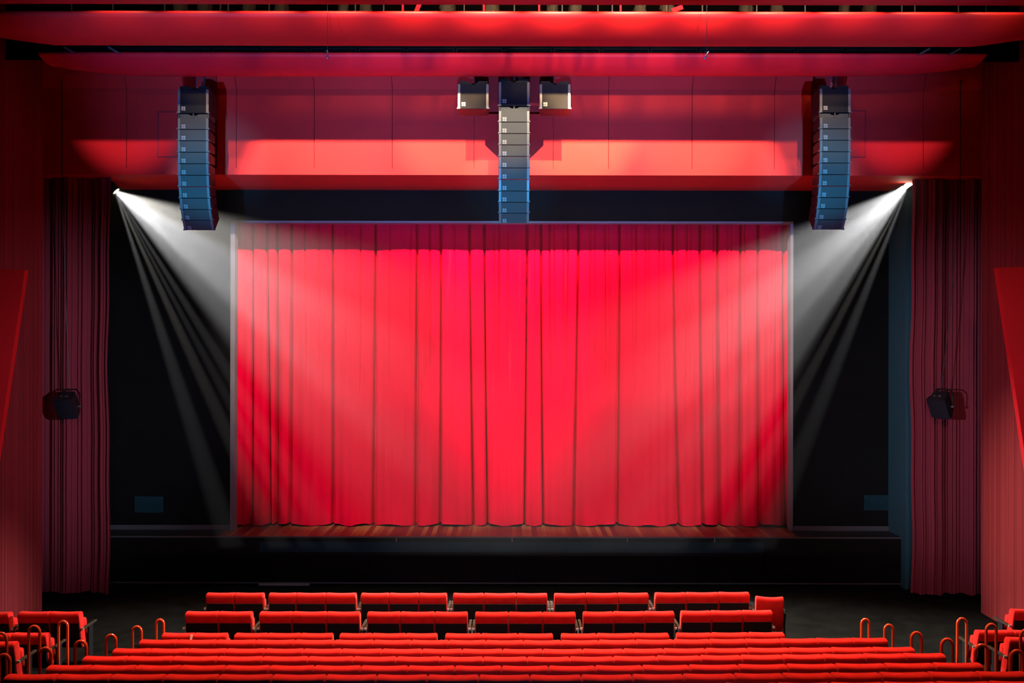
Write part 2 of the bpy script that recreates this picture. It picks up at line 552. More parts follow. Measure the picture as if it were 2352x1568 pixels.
for px in (912, 1177, 1441, 1641):
    b = MB()
    x = X(px, D_STG)
    b.box(x - 0.012, x + 0.012, D_STG - 0.056, D_STG - 0.045, Z_STG - 0.11, Z_STG - 0.02)
    o = b.build('joint_cover', M['grey_trim'])
    tag(o, {912: 'small grey joint plate on the stage edge, left of centre', 1177: 'small grey joint plate on the stage edge at its centre',
            1441: 'small grey joint plate on the stage edge, right of centre', 1641: 'rightmost small joint plate on the stage edge'}[px], 'joint plate', 'joint plates on the stage edge')
b = MB()
b.box(X(598, D_STG), X(1755, D_STG), D_STG - 0.045, D_STG - 0.031, Z(1267, D_STG), Z(1243.5, D_STG))
tag(b.build('front_strip', M['teal_panel']), 'long bluish grey strip along the top of the black stage front', 'panel')
b = MB()
b.box(X(597, D_STG), X(713, D_STG), D_STG - 0.065, D_STG - 0.05, 0.012, 0.055)
tag(b.build('cable_ramp', M['grey_trim']), 'short grey blue strip at the foot of the stage front', 'strip')
for (x0, y0, x1, y1), lab in (((310, 1141, 376, 1178), 'dark blue grey cover plate on the black wall left of the curtain'),
                              ((1985, 1135, 2042, 1170), 'dark cover plate on the black wall right of the curtain')):
    r = empty('wall_plate', (X((x0 + x1) / 2, D_BLK), D_BLK, Z(y1, D_BLK)))
    tag(r, lab, 'plate')
    w2, h = (X(x1, D_BLK) - X(x0, D_BLK)) / 2, Z(y0, D_BLK) - Z(y1, D_BLK)
    MB().box(-w2, w2, -0.012, 0, 0, h, 0.003).build('plate', M['teal_panel'], r)
    for sx in (-1, 1):
        for hz in (0.03, h - 0.03):
            MB().box(sx * (w2 - 0.03) - 0.007, sx * (w2 - 0.03) + 0.007, -0.017, -0.01, hz - 0.007, hz + 0.007, 0.002).build('screw', M['steel'], r)


# ------------------------------------------------------------------ curtains
def grid_mesh(name, m, P):
    nr, nc, _ = P.shape
    me = bpy.data.meshes.new(name)
    v = P.reshape(-1, 3)
    idx = np.arange(nr * nc).reshape(nr, nc)
    q = np.stack([idx[:-1, :-1], idx[:-1, 1:], idx[1:, 1:], idx[1:, :-1]], -1).reshape(-1, 4)
    me.from_pydata(v.tolist(), [], q.tolist())
    for p in me.polygons:
        p.use_smooth = True
    me.materials.append(m)
    o = bpy.data.objects.new(name, me)
    COL.objects.link(o)
    return o


strong = [(580, 580), (613, 624), (636, 637), (669, 667), (764, 766), (862, 858), (958, 956), (1012, 1012), (1078, 1088), (1112, 1120),
          (1210, 1205), (1242, 1248), (1328, 1317), (1422, 1417), (1545, 1559), (1607, 1614), (1648, 1653), (1701, 1701), (1741, 1745), (1800, 1806)]
weak = [700, 732, 794, 829, 896, 944, 987, 1043, 1134, 1146, 1167, 1229, 1262, 1272, 1293, 1303, 1356, 1366, 1389, 1398, 1450, 1460, 1482, 1491, 1514, 1523,
        1554, 1576, 1586, 1616, 1639, 1670, 1679, 1709, 1772, 1784]
xs = np.arange(-6.35, 6.35, 0.0085)
zt, zb = 8.1, Z_STG + 0.012
ts = np.concatenate([np.linspace(0, 0.9, 34), np.linspace(0.915, 1.0, 12)])
PT = np.zeros((len(ts), len(xs), 3))
st = [(-6.3, -6.3)] + [((X(a, D_CUR)), X(c, D_CUR)) for a, c in strong] + [(6.3, 6.3)]
tilt = rng.uniform(-1, 1, len(st))
for i, t in enumerate(ts):
    y = np.full_like(xs, D_CUR)
    tt = max(0.0, (t - 0.12) / 0.88)
    bounds = np.array([a + (c - a) * tt ** 1.3 for a, c in st])
    seg = np.clip(np.searchsorted(bounds, xs) - 1, 0, len(bounds) - 2)
    u = (xs - bounds[seg]) / (bounds[seg + 1] - bounds[seg])
    u = np.clip(u, 0, 1)
    bow = np.sin(PI * u) ** 0.6
    y -= bow * (0.035 + 0.10 * tt ** 2)
    y += tilt[seg] * 0.05 * (u - 0.5)
    for j in range(1, len(bounds) - 1):
        y += 0.20 * np.exp(-((xs - bounds[j]) / (0.017 + 0.008 * tt)) ** 2)
    fade = max(0.0, 1 - t / 0.62) ** 0.8
    for j, p in enumerate(weak):
        xw = X(p, D_CUR) + 0.05 * math.sin(3 * t + j)* t
        y += (0.06 + 0.06 * ((j * 7) % 3 == 0)) * fade * np.exp(-((xs - xw) / 0.014) ** 2)
    y += 0.012 * np.sin(xs * 31 + 2.3 * np.sin(xs * 2.1) + t * 0.8) * (0.4 + 0.6 * t)
    if t > 0.9:
        k = (t - 0.9) / 0.1
        y -= 0.06 * k * k * (0.5 + 0.5 * np.sin(xs * 9 + 1.7 * np.sin(xs * 3.3)))
    PT[i, :, 0] = xs
    PT[i, :, 1] = y
    lift = 0.02 * (1 + np.sin(xs * 7.3 + 2 * np.sin(xs * 1.9))) * (1 if i == len(ts) - 1 else 0)
    PT[i, :, 2] = zt + (zb - zt) * t + lift
cur = grid_mesh('stage_curtain', M['curtain'], PT)
tag(cur, 'large bright crimson pleated velvet curtain closing the stage', 'curtain')


def leg_curtain(px0, px1, d, zb, label, seed):
    r = np.random.default_rng(seed)
    x0, x1 = X(px0, d), X(px1, d)
    xs = np.linspace(x0, x1, 190)
    ts = np.linspace(0, 1, 40)
    P = np.zeros((40, 190, 3))
    ph = r.uniform(0, 6, 5)
    for i, t in enumerate(ts):
        y = d + 0.035 * np.sin((xs - x0) * 29 + ph[0] + 2.4 * np.sin(xs * 4.1 + ph[1]) + 0.4 * t) + 0.022 * np.sin((xs - x0) * 83 + ph[2] + 1.5 * np.sin(xs * 7) + 0.6 * t) + 0.07 * np.sin((xs - x0) * 7.5 + ph[3])
        edge = 0.02 * math.sin(9 * t + ph[4]) + 0.012 * math.sin(23 * t)
        k = (xs - x0) / (x1 - x0)
        inner = k if px0 < CX else 1 - k
        P[i, :, 0] = xs + edge * inner ** 3
        P[i, :, 1] = y
        P[i, :, 2] = 8.6 + (zb - 8.6) * t + (0.012 * np.sin(xs * 20) if i == 39 else 0)
    o = grid_mesh('leg_curtain', M['leg_curtain'], P)
    tag(o, label, 'curtain')


leg_curtain(40, 257, 18.02, 0.07, 'dark red narrow side curtain hanging at the left edge of the stage', 3)
leg_curtain(2096, 2330, 18.02, 0.07, 'dark red narrow side curtain hanging at the right edge of the stage', 5)


# ------------------------------------------------------------------ ceiling reflectors
def reflector(secs, label, m):
    """secs: list of (x, [(y, z) ...]) cross-sections left to right"""
    b = MB()
    b.loft([[(x, y, z) for y, z in poly] for x, poly in secs])
    o = b.build('acoustic_reflector', m, smooth=False)
    for p in o.data.polygons:
        p.use_smooth = len(p.vertices) == 4
    tag(o, label, 'ceiling reflector')
    ys = [p[0] for p in secs[0][1]]
    ym = (min(ys) + max(ys)) / 2 + 0.1
    for x in (-6.4, -3.2, 3.2, 6.4):
        MB().tube([(x, ym, max(p[1] for p in secs[len(secs) // 2][1]) - 0.06), (x, ym, 11.3)], 0.008, 6).build('hanger', M['steel_black'], o)
    return o


def curve_profile(dn, ytop, df, ybot, k=1.0, bulge=0.10, thick=0.28, rim=0.05):
    """front skin from the near top edge to the far bottom edge, then back up"""
    zt, zb = Z(ytop, dn), Z(ybot, df)
    zb = zt + (zb - zt) * k
    pts = [(dn + rim * 0.9, zt + rim), (dn + rim * 0.3, zt + rim * 0.6), (dn, zt)]
    for i in range(1, 13):
        s = i / 12
        yy = dn + (df - dn) * s
        lin = zt + (zb - zt) * (1 - (1 - s) ** 2.8)
        pts.append((yy, lin))
    pts.append((df + 0.05, zb + 0.01))
    pts.append((df + 0.09, zb + 0.06))
    pts.append((df + 0.12, zb + 0.12))
    pts.append((dn + 0.12 + 0.2 * (df - dn), zt + (zb - zt) * 0.42))
    pts.append((dn + 0.10, zt - 0.02))
    return pts


secs = []
pxs = [91, 92.5, 95, 99, 104, 111, 120, 135, 155, 185, 225, 275, 340, 450, 700, 1000, 1176]
full = pxs + [2352 - p for p in pxs[:-1]][::-1]
for p in full:
    e = min(p, 2352 - p)
    k = min(1.0, max(0.06, ((e - 90) / 220.0)) ** 0.42)
    pp = CX + (p - CX) * 1.0 if p <= CX else p - 93 + 93 * 1.0
    px = p if p <= CX else p
    secs.append((X(px, 15.6) - (0.0 if p <= CX else 0.0), curve_profile(15.52, 125, 16.00, 175 + 2.0 * ((p - CX) / -1000), k)))
secs = [(x if x < 0 else x - 0.012 * 0, pr) for x, pr in secs]
reflector(secs, 'lower long red curved ceiling reflector with rounded ends, just above the loudspeakers', M['red_reflector'])
secs = []
pxs = [-160, -110, -60, -20, 20, 50, 85, 130, 200, 400, 800, 1176]
full = pxs + [2352 - p for p in pxs[:-1]][::-1]
for p in full:
    e = min(p, 2352 - p)
    k = 1.0 if e > 85 else max(0.3, 1 - ((85 - e) / 260.0) ** 1.1)
    secs.append((X(p, 12.1), curve_profile(11.9, 32, 12.5, 105, k)))
reflector(secs, 'second long red curved ceiling reflector, its upper rim glowing orange', M['red_upper'])
secs = []
for p in (-300, 500, 1176, 1900, 2652):
    zz = Z(11, 10.5)
    secs.append((X(p, 10.5), [(10.12, zz + 0.40), (10.14, zz + 0.16), (10.2, zz + 0.05), (10.32, zz + 0.01), (10.5, zz), (10.58, zz + 0.05), (10.58, zz + 0.4)]))
reflector(secs, 'topmost dark red ceiling reflector cut off by the top of the picture', M['red_upper'])

# bridge with a row of black frames, seen in the slot between the two reflectors
r = empty('lighting_bridge', (0, 15.67, Z(125, 15.67)))
tag(r, 'black bridge of long open frames in the slot between the two red reflectors', 'lighting bridge')
zb_ = Z(125, 15.67)
MB().box(-9.6, 9.6, 0.10, 0.14, -0.07, 11.3 - zb_).build('back_panel', M['black_matte'], r)
edges = np.linspace(262, 2050, 17)
for a, c in zip(edges[:-1], edges[1:]):
    x0, x1 = X(a + 3, 15.67), X(c - 3, 15.67)
    z0, z1 = Z(123.5, 15.67) - zb_, Z(112.5, 15.67) - zb_
    b = MB()
    t = 0.008
    b.box(x0, x1, -0.02, 0.02, z0, z0 + t)
    b.box(x0, x1, -0.02, 0.02, z1 - t, z1)
    b.box(x0, x0 + t, -0.02, 0.02, z0, z1)
    b.box(x1 - t, x1, -0.02, 0.02, z0, z1)
    b.build('open_frame', M['steel_black'], r)
for px, sx in ((160, 1), (262, 1), (2120, -1), (2190, -1)):
    b = MB()
    x = X(px, 15.5)
    z = Z(118, 15.5) - zb_
    b.tube([(x - 0.09 * sx, -0.2, z + 0.05), (x + 0.09 * sx, -0.2, z - 0.05)], 0.02, 8)
    b.build('bracket', M['steel'], r)

# things hanging in the upper slot
names = ['first', 'second', 'third', 'fourth', 'fifth', 'sixth', 'seventh', 'eighth', 'ninth', 'tenth', 'eleventh', 'twelfth', 'thirteenth', 'fourteenth', 'fifteenth', 'sixteenth',
         'seventeenth', 'eighteenth', 'nineteenth', 'twentieth', 'twenty-first']
bund = [(396, 432), (454, 486), (554, 585), (631, 661), (775, 800), (826, 853), (1009, 1046), (1112, 1144), (1254, 1280), (1305, 1334), (1454, 1484), (1515, 1548), (1698, 1730), (1766, 1797), (1926, 1950), (1979, 2011)]
d = 12.95
for i, (a, c) in enumerate(bund):
    x0, x1 = X(a, d), X(c, d)
    w2 = (x1 - x0) / 2
    rings = []
    zlo, zhi = 9.30, 10.0
    for j in range(15):
        t = j / 14
        rad = w2 * (0.25 + 0.75 * math.sin(PI * min(1, max(0, t * 1.0))) ** 0.5) if 0 < j < 14 else w2 * 0.15
        ring = []
        for k in range(14):
            an = 2 * PI * k / 14
            rr = rad * (1 + 0.22 * random.uniform(-1, 1))
            ring.append((rr * math.cos(an), rr * math.sin(an), zlo + (zhi - zlo) * t + 0.02 * random.uniform(-1, 1)))
        rings.append(ring)
    o = MB().loft(rings).build('fabric_bundle', M['fabric_bundle'], smooth=True, loc=((x0 + x1) / 2, d, 0))
    lab = names[i] + ' crumpled dark cloth bundle from the left in the ceiling slot' if i < 8 else names[15 - i] + ' crumpled dark cloth bundle from the right in the ceiling slot'
    tag(o, lab, 'cloth bundle', 'cloth bundles in the ceiling slot')
rods = [163, 258, 377, 505, 523, 617, 815, 880, 1065, 1180, 1290, 1372, 1405, 1530, 1612, 1737, 1848, 2070, 2100, 2200]
for i, p in enumerate(rods):
    b = MB()
    b.tube([(0, 0, 9.3), (0, 0, 11.3)], 0.010, 6)
    o = b.build('hanger_rod', M['steel'], loc=(X(p, 12.7), 12.7, 0))
    lab = names[i] + ' thin steel hanger rod from the left in the ceiling slot' if i < 10 else names[19 - i] + ' thin steel hanger rod from the right in the ceiling slot'
    tag(o, lab, 'rod', 'hanger rods in the ceiling slot')
braces = [((924, 20), 0, 'upright'), ((958, 20), 22, 'tilt'), ((1110, 20), 0, 'u'), ((1237, 20), 0, 'u'), ((1424, 20), 0, 'u'), ((1554, 20), 70, 'flat')]
labs = ['short upright red strut in the ceiling slot, first from the left', 'slanting red strut in the ceiling slot, second from the left', 'upright red strut in the ceiling slot, third from the left',
        'upright red strut in the ceiling slot above the centre, fourth from the left', 'upright red strut in the ceiling slot, second from the right', 'nearly level red strut in the ceiling slot, first from the right']
for ((px, py), an, _), lab in zip(braces, labs):
    b = MB()
    L = 0.16 if an < 60 else 0.08
    wd = 0.014 if an == 0 else 0.03
    mt = Matrix.Rotation(math.radians(an), 4, 'Y')
    b.box(-wd, wd, -0.015, 0.015, -L, L, 0.004, mtx=mt)
    o = b.build('ceiling_strut', M['red_reflector'], loc=(X(px, 12.45), 12.45, Z(py, 12.45)))
    tag(o, lab, 'strut', 'red struts in the ceiling slot')

# ------------------------------------------------------------------ loudspeakers
BW, BH, BD = 0.553, 0.202, 0.42


def logo(parent, x, y, z, s=0.034):
    b = MB()
    gp = 0.05 * s
    for i, (ax, az) in enumerate(((-1, 1), (1, 1), (-1, -1), (1, -1))):
        cx, cz = x + ax * s * 0.56, z + az * s * 0.56
        if i == 2:
            b.prism_y([(cx + s * 0.48 * math.cos(k * PI / 8), cz + s * 0.48 * math.sin(k * PI / 8)) for k in range(16)], y - 0.0025, y)
        else:
            b.box(cx - s * 0.48, cx + s * 0.48, y - 0.0025, y, cz - s * 0.48, cz + s * 0.48)
    return b.build('logo', M['logo_grey'], parent)


def cabinet(root, name, wd, ht, dp, logo_at):
    """body hangs with its front top edge at the local origin, front face on y = 0"""
    b = MB()
    taper = 0.0 if name == 'subwoofer_cabinet' else 0.03
    rings = []
    for y, k in ((0.012, 1.0), (dp * 0.3, 1.0), (dp, 0.92)):
        hx = wd / 2 * k
        rings.append([(-hx, y, -0.004 - taper * (y / dp)), (hx, y, -0.004 - taper * (y / dp)), (hx, y, -ht + 0.004 + taper * (y / dp)), (-hx, y, -ht + 0.004 + taper * (y / dp))])
    b.loft(rings)
    body = b.build(name, M['speaker_body'], root)
    MB().box(-wd / 2 + 0.05, wd / 2 - 0.05, 0.0, 0.014, -ht + 0.006, -0.006, 0.003).build('grille', M['sub_grille' if name == 'subwoofer_cabinet' else 'speaker_grille'], body)
    for sx in (-1, 1):
        b = MB()
        b.box(sx * (wd / 2 - 0.026) - 0.022, sx * (wd / 2 - 0.026) + 0.022, -0.004, 0.014, -ht + 0.004, -0.004, 0.003)
        b.box(sx * (wd / 2 + 0.004) - 0.007, sx * (wd / 2 + 0.004) + 0.007, -0.008, 0.05, -ht + 0.000, -ht + 0.026, 0.002)
        b.build('side_rail', M['speaker_bar'], body)
    logo(body, -wd / 2 + 0.105, 0.0, -ht + logo_at)
    return body


def rig_frame(root, z0, z1, y0=0.06):
    b = MB()
    h = z1 - z0
    pl = [(-BW / 2 + 0.02, z0), (BW / 2 - 0.02, z0), (BW / 2 - 0.02, z1), (0.10, z1), (0.06, z1 - h * 0.55), (-0.06, z1 - h * 0.55), (-0.10, z1), (-BW / 2 + 0.02, z1)]
    b.prism_y(pl, y0, y0 + 0.05)
    b.prism_y(pl, y0 + 0.28, y0 + 0.33)
    b.box(-0.03, 0.03, y0, y0 + 0.33, z0, z0 + h * 0.4)
    b.box(-BW / 2 + 0.02, -BW / 2 + 0.06, y0 + 0.05, y0 + 0.28, z0, z1 - 0.01)
    b.box(BW / 2 - 0.06, BW / 2 - 0.02, y0 + 0.05, y0 + 0.28, z0, z1 - 0.01)
    return b.build('rigging_frame', M['steel_black'], root)


def chain(root, z0, z1, x=0.0):
    b = MB()
    n = int((z1 - z0) / 0.06)
    for i in range(n):
        z = z0 + (i + 0.5) * (z1 - z0) / n
        pts = []
        for k in range(13):
            a = 2 * PI * k / 12
            u, v = 0.014 * math.cos(a), 0.036 * math.sin(a)
            pts.append((x + (u if i % 2 else 0), 0.2 + (0 if i % 2 else u), z + v))
        b.tube(pts, 0.005, 5)
    return b.build('chain', M['steel'], root)


SUB_H = 0.43
TILT = [0, 0, 1, 2, 4, 7, 11, 17, 25, 33]


def line_array(px, py_top, d, label, rz):
    z0 = Z(py_top, d)
    r = empty('line_array', (X(px, d), d, z0), rz)
    tag(r, label, 'loudspeaker array', 'hanging line array columns')
    rig_frame(r, 0.0, 0.07)
    chain(r, 0.03, 11.3 - r.location.z)
    b = MB()
    b.tube([(0.09, 0.25, 0.03), (0.13, 0.3, 0.5), (0.2, 0.4, 0.95)], 0.018, 7)
    b.build('cable', M['cable'], r)
    s = cabinet(r, 'subwoofer_cabinet', BW + 0.005, SUB_H, 0.52, 0.085)
    # bumper between sub and boxes
    z = -SUB_H
    b = MB()
    hb = 0.085
    b.prism_y([(-BW / 2 + 0.03, z - 0.01), (-0.09, z - 0.01), (-0.05, z - 0.035), (0.05, z - 0.035), (0.09, z - 0.01), (BW / 2 - 0.03, z - 0.01), (BW / 2 - 0.03, z - hb), (-BW / 2 + 0.03, z - hb)], 0.03, 0.40)
    b.box(-0.012, 0.012, 0.015, 0.03, z - hb, z)
    for sx in (-1, 1):
        b.box(sx * (BW / 2 - 0.012) - 0.012, sx * (BW / 2 - 0.012) + 0.012, 0.02, 0.36, z - hb, z)
    b.build('coupling_frame', M['speaker_grille'], r)
    y, z = 0.0, -SUB_H - hb
    for t in TILT:
        c = cabinet(r, 'speaker_cabinet', BW, BH, BD, 0.052)
        c.location = (0, y, z)
        c.rotation_euler = (math.radians(t), 0, 0)
        a = math.radians(t)
        y += math.sin(a) * (BH + 0.001)
        z -= math.cos(a) * (BH + 0.001)
    return r


line_array(442.5, 206, 16.3, 'left hanging column of ten stacked loudspeaker boxes under a larger cabinet', 0.0)
line_array(1180, 188, 16.3, 'centre hanging column of ten stacked loudspeaker boxes between two single cabinets', 0.0)
line_array(1917.5, 202, 16.3, 'right hanging column of ten stacked loudspeaker boxes under a larger cabinet', 0.0)
for px, lab in ((1086, 'single square hanging loudspeaker just left of the centre column'), (1274, 'single square hanging loudspeaker just right of the centre column')):
    d = 16.3
    r = empty('hanging_subwoofer', (X(px, d), d, Z(193, d)))
    tag(r, lab, 'loudspeaker')
    rig_frame(r, 0.0, 0.07)
    chain(r, 0.03, 11.3 - r.location.z)
    cabinet(r, 'subwoofer_cabinet', BW + 0.005, SUB_H + 0.015, 0.50, 0.085)

# speakers hanging in front of the side curtains
for px, py, yaw, lab, top in ((158, 931, -2, 'small black loudspeaker hanging before the left side curtain', (140, 410)),
                         (2164, 927, -54, 'small black loudspeaker hanging before the right side curtain', (2207, 405))):
    d = 17.55
    r = empty('hanging_speaker', (X(px, d), d, Z(py, d)))
    tag(r, lab, 'loudspeaker')
    R = Matrix.Rotation(math.radians(yaw), 4, 'Z') @ Matrix.Rotation(math.radians(30), 4, 'X')
    # body: front on -y, narrower at the back
    b = MB()
    hw, hh = 0.185, 0.215
    plan = [(-hw, -0.16), (-hw * 0.5, -0.175), (0, -0.18), (hw * 0.5, -0.175), (hw, -0.16), (hw, -0.08), (0.11, 0.15), (-0.11, 0.15), (-hw, -0.08)]
    b.prism_z(plan, -hh, hh)
    bmesh.ops.bevel(b.bm, geom=[e for e in b.bm.edges if abs(e.verts[0].co.z - e.verts[1].co.z) < 1e-5], offset=0.012, segments=2, affect='EDGES')
    bmesh.ops.transform(b.bm, matrix=R, verts=b.bm.verts[:])
    body = b.build('body', M['speaker_body'], r)
    b = MB()
    b.loft([[(x, y - 0.006, z) for x, y in ((-hw * 0.93, -0.160), (-hw * 0.5, -0.1745), (0, -0.18), (hw * 0.5, -0.1745), (hw * 0.93, -0.160))] for z in (-hh + 0.015, hh - 0.015)], closed=False)
    bmesh.ops.transform(b.bm, matrix=R, verts=b.bm.verts[:])
    b.build('grille', M['grille_blue'], r, smooth=True)
    b = MB()
    b.box(-0.075, 0.075, -0.10, -0.02, hh + 0.001, hh + 0.012, 0.004)
    bmesh.ops.transform(b.bm, matrix=R, verts=b.bm.verts[:])
    pl = b.build('connector_plate', M['cone_dark'], r)
    for cx in (-0.055, 0.035, 0.06):
        b = MB()
        b.box(cx - 0.013, cx + 0.013, -0.075, -0.05, hh + 0.012, hh + 0.03, 0.004)
        bmesh.ops.transform(b.bm, matrix=R, verts=b.bm.verts[:])
        b.build('connector', M['steel'], pl)
    # yoke
    b = MB()
    RZ = Matrix.Rotation(math.radians(yaw), 4, 'Z')
    pts = [(0.205, 0.0, -0.03), (0.215, 0.0, 0.17), (0.20, 0.02, 0.23), (0.12, 0.05, 0.29), (-0.06, 0.05, 0.295), (-0.10, 0.05, 0.28), (-0.20, 0.02, 0.2), (-0.205, 0, -0.03)]
    pts = [RZ @ Vector(p) for p in pts]
    b.tube(pts, 0.014, 8)
    b.box(-0.09, 0.09, 0.03, 0.09, 0.285, 0.305, 0.004)
    b.build('yoke', M['steel_black'], r)
    for sx in (-1, 1):
        b = MB()
        b.tube([RZ @ Vector((sx * 0.185, 0, -0.03)), RZ @ Vector((sx * 0.235, 0, -0.03))], 0.022, 10)
        b.build('knob', M['steel'], r)
    # hanging cable up over the fascia
    x0 = r.location.x
    zt_ = Z(top[1], d)
    b = MB()
    dx = X(top[0], d) - x0
    pts = [(-0.0, 0.04, 0.30)] + [(dx * min(1, t * 1.05) ** (0.8), 0.04, 0.30 + (zt_ - Z(py, d) - 0.30) * t) for t in (0.2, 0.4, 0.6, 0.8, 1.0)]
    pts.append((dx, 0.02, 10.2 - Z(py, d)))
    b.tube(pts, 0.008, 6)
    b.build('suspension_cable', M['cable'], r)

# hanging microphones
for px, lab, an in ((751, 'small microphone hanging on a thin cable, left of centre', 0), (1622, 'small slanting microphone hanging on a thin cable, right of centre', 32)):
    d = 11.6
    r = empty('hanging_microphone', (X(px, d), d, Z(125, d)))
    tag(r, lab, 'microphone')
    MB().tube([(0, 0, 0.0), (0, 0, 11.3 - Z(125, d))], 0.003, 6).build('cable', M['cable'], r)
    mt = Matrix.Rotation(math.radians(an), 4, 'Y')
    b = MB()
    pr = [(0.004, 0.05), (0.009, 0.045), (0.009, -0.01), (0.012, -0.015), (0.012, -0.055), (0.006, -0.065)]
    b.loft([[(rr * math.cos(2 * PI * k / 10), rr * math.sin(2 * PI * k / 10), z) for k in range(10)] for rr, z in pr])
    bmesh.ops.transform(b.bm, matrix=mt, verts=b.bm.verts[:])
    b.build('capsule', M['steel'], r, smooth=True)
    b = MB()
    b.tube([(0, 0, 0.03), (-0.03, 0, 0.04), (-0.04, 0, 0.02), (-0.035, 0, 0.0)], 0.004, 6)
    b.build('clip', M['steel_black'], r)

# ------------------------------------------------------------------ stage lamps that throw the beams
r = empty('stage_spotlight', (LAMP_L[0], LAMP_L[1], Z_SOF))
tag(r, 'glaring cream spotlight in the upper left corner of the stage opening', 'spotlight')
mt = Matrix.Translation((-0.03, 0.10, LAMP_L[2] - Z_SOF + 0.02)) @ Matrix.Rotation(math.radians(-45), 4, 'Y')
b = MB()
pr = [(0.05, 0.20), (0.085, 0.18), (0.09, 0.02), (0.10, 0.0), (0.10, -0.03), (0.088, -0.03), (0.08, 0.0)]
b.loft([[(rr * math.cos(2 * PI * k / 20), rr * math.sin(2 * PI * k / 20), z) for k in range(20)] for rr, z in pr])
bmesh.ops.transform(b.bm, matrix=mt, verts=b.bm.verts[:])
b.build('housing', M['steel_black'], r, smooth=True)
b = MB()
pr = [(0.075, -0.004), (0.05, -0.016), (0.01, -0.02)]
b.loft([[(rr * math.cos(2 * PI * k / 20), rr * math.sin(2 * PI * k / 20), z) for k in range(20)] for rr, z in pr])
bmesh.ops.transform(b.bm, matrix=mt, verts=b.bm.verts[:])
b.build('lens', M['lens'], r, smooth=True)
b = MB()
b.tube([(-0.10, 0.10, 0.0), (-0.10, 0.10, -0.12), (-0.06, 0.10, -0.16)], 0.012, 8)
b.build('yoke', M['steel_black'], r)

d = 18.35
pA = Vector((X(2116, d), d + 0.10, Z(404, d)))
pB = Vector((X(2066, d), d + 0.10, Z(437, d)))
r = empty('light_batten', (pA.x, pA.y, pA.z))
tag(r, 'glaring slanted batten of lamps in the upper right corner of the stage opening', 'light batten')
v = pB - pA
ang = math.atan2(v.z, v.x)
mt = Matrix.Rotation(-ang, 4, 'Y')
L = v.length
MB().box(0, L, 0.02, 0.10, -0.055, 0.055, 0.008, mtx=mt).build('housing', M['steel_black'], r)
for k in range(3):
    a0, a1 = L * (k / 3) + 0.012, L * ((k + 1) / 3) - 0.012
    MB().box(a0, a1, 0.0, 0.022, -0.045, 0.045, 0.01, mtx=mt).build('lens', M['lens'], r)
MB().tube([(0.02, 0.08, 0), (0.02, 0.08, Z_SOF - pA.z)], 0.012, 8).build('hanger', M['steel_black'], r)


# ------------------------------------------------------------------ seats
W0 = 0.52


def back_profile():
    return [(0.040, 0.30), (-0.020, 0.45), (-0.062, 0.66), (-0.092, 0.80), (-0.094, 0.835), (-0.086, 0.854), (-0.066, 0.864), (-0.005, 0.866), (0.030, 0.857), (0.047, 0.835),
            (0.056, 0.80), (0.085, 0.62), (0.125, 0.44), (0.145, 0.32), (0.13, 0.29), (0.06, 0.285)]


def seat_back_mesh(dip=0.010):
    prof = back_profile()
    cy = sum(p[0] for p in prof) / len(prof)
    cz = sum(p[1] for p in prof) / len(prof)
    rings = []
    for u, ins in ((-1, 0.030), (-0.985, 0.014), (-0.955, 0.004), (-0.90, 0), (-0.6, 0), (-0.25, 0), (0, 0), (0.25, 0), (0.6, 0), (0.90, 0), (0.955, 0.004), (0.985, 0.014), (1, 0.030)):
        ring = []
        for y, z in prof:
            vy, vz = y - cy, z - cz
            l = math.hypot(vy, vz)
            ins_y = ins * 0.8
            yy = y - vy / l * ins_y
            zz = z - vz / l * ins
            k = max(0, (z - 0.6) / 0.27)
            zz -= dip * (1 - u * u) * k
            ring.append((u * (W0 / 2 - 0.002), yy, zz))
        rings.append(ring)
    return MB().loft(rings)


def make_seat(left_arm, right_arm):
    r = empty('theatre_seat', (0, 0, 0))
    seat_back_mesh().build('backrest', M['seat_red'], r, smooth=True)
    b = MB()
    b.prism_x([(-0.075, 0.695), (-0.066, 0.70), (-0.025, 0.45), (0.035, 0.30), (0.022, 0.295), (-0.037, 0.45)], -W0 / 2 + 0.016, W0 / 2 - 0.016)
    b.build('back_shell', M['seat_black'], r)
    mt = Matrix.Translation((0, 0.20, 0.50)) @ Matrix.Rotation(math.radians(8), 4, 'X')
    b = MB()
    b.box(-W0 / 2 + 0.03, W0 / 2 - 0.03, -0.05, 0.06, -0.20, 0.21, 0.04, mtx=mt, seg=3)
    b.build('seat_cushion', M['seat_red'], r, smooth=True)
    for side, kind in ((-1, left_arm), (1, right_arm)):
        if not kind:
            continue
        y0 = -0.03 if kind == 'end' else 0.155
        xo = side * (W0 / 2 + (0.027 if kind == 'end' else 0.0))
        b = MB()
        b.box(xo - 0.022, xo + 0.022, y0, 0.42, 0.585, 0.615, 0.006)
        a = b.build('armrest', M['arm_wood'], r)
        if kind == 'end':
            MB().box(xo - 0.023, xo + 0.023, y0 - 0.012, y0 + 0.004, 0.583, 0.617, 0.003).build('end_cap', M['cap_metal'], a)
        b = MB()
        b.box(xo - 0.014, xo + 0.014, 0.16, 0.30, 0.0, 0.585)
        b.box(xo - 0.03, xo + 0.03, 0.12, 0.36, 0.0, 0.02)
        b.build('stanchion', M['steel_black'], r)
    return r


PROTO = {}
USED = set()
ORD = ['first', 'second', 'third', 'fourth', 'fifth', 'sixth', 'seventh', 'eighth', 'ninth', 'tenth', 'eleventh', 'twelfth', 'thirteenth', 'fourteenth', 'fifteenth']


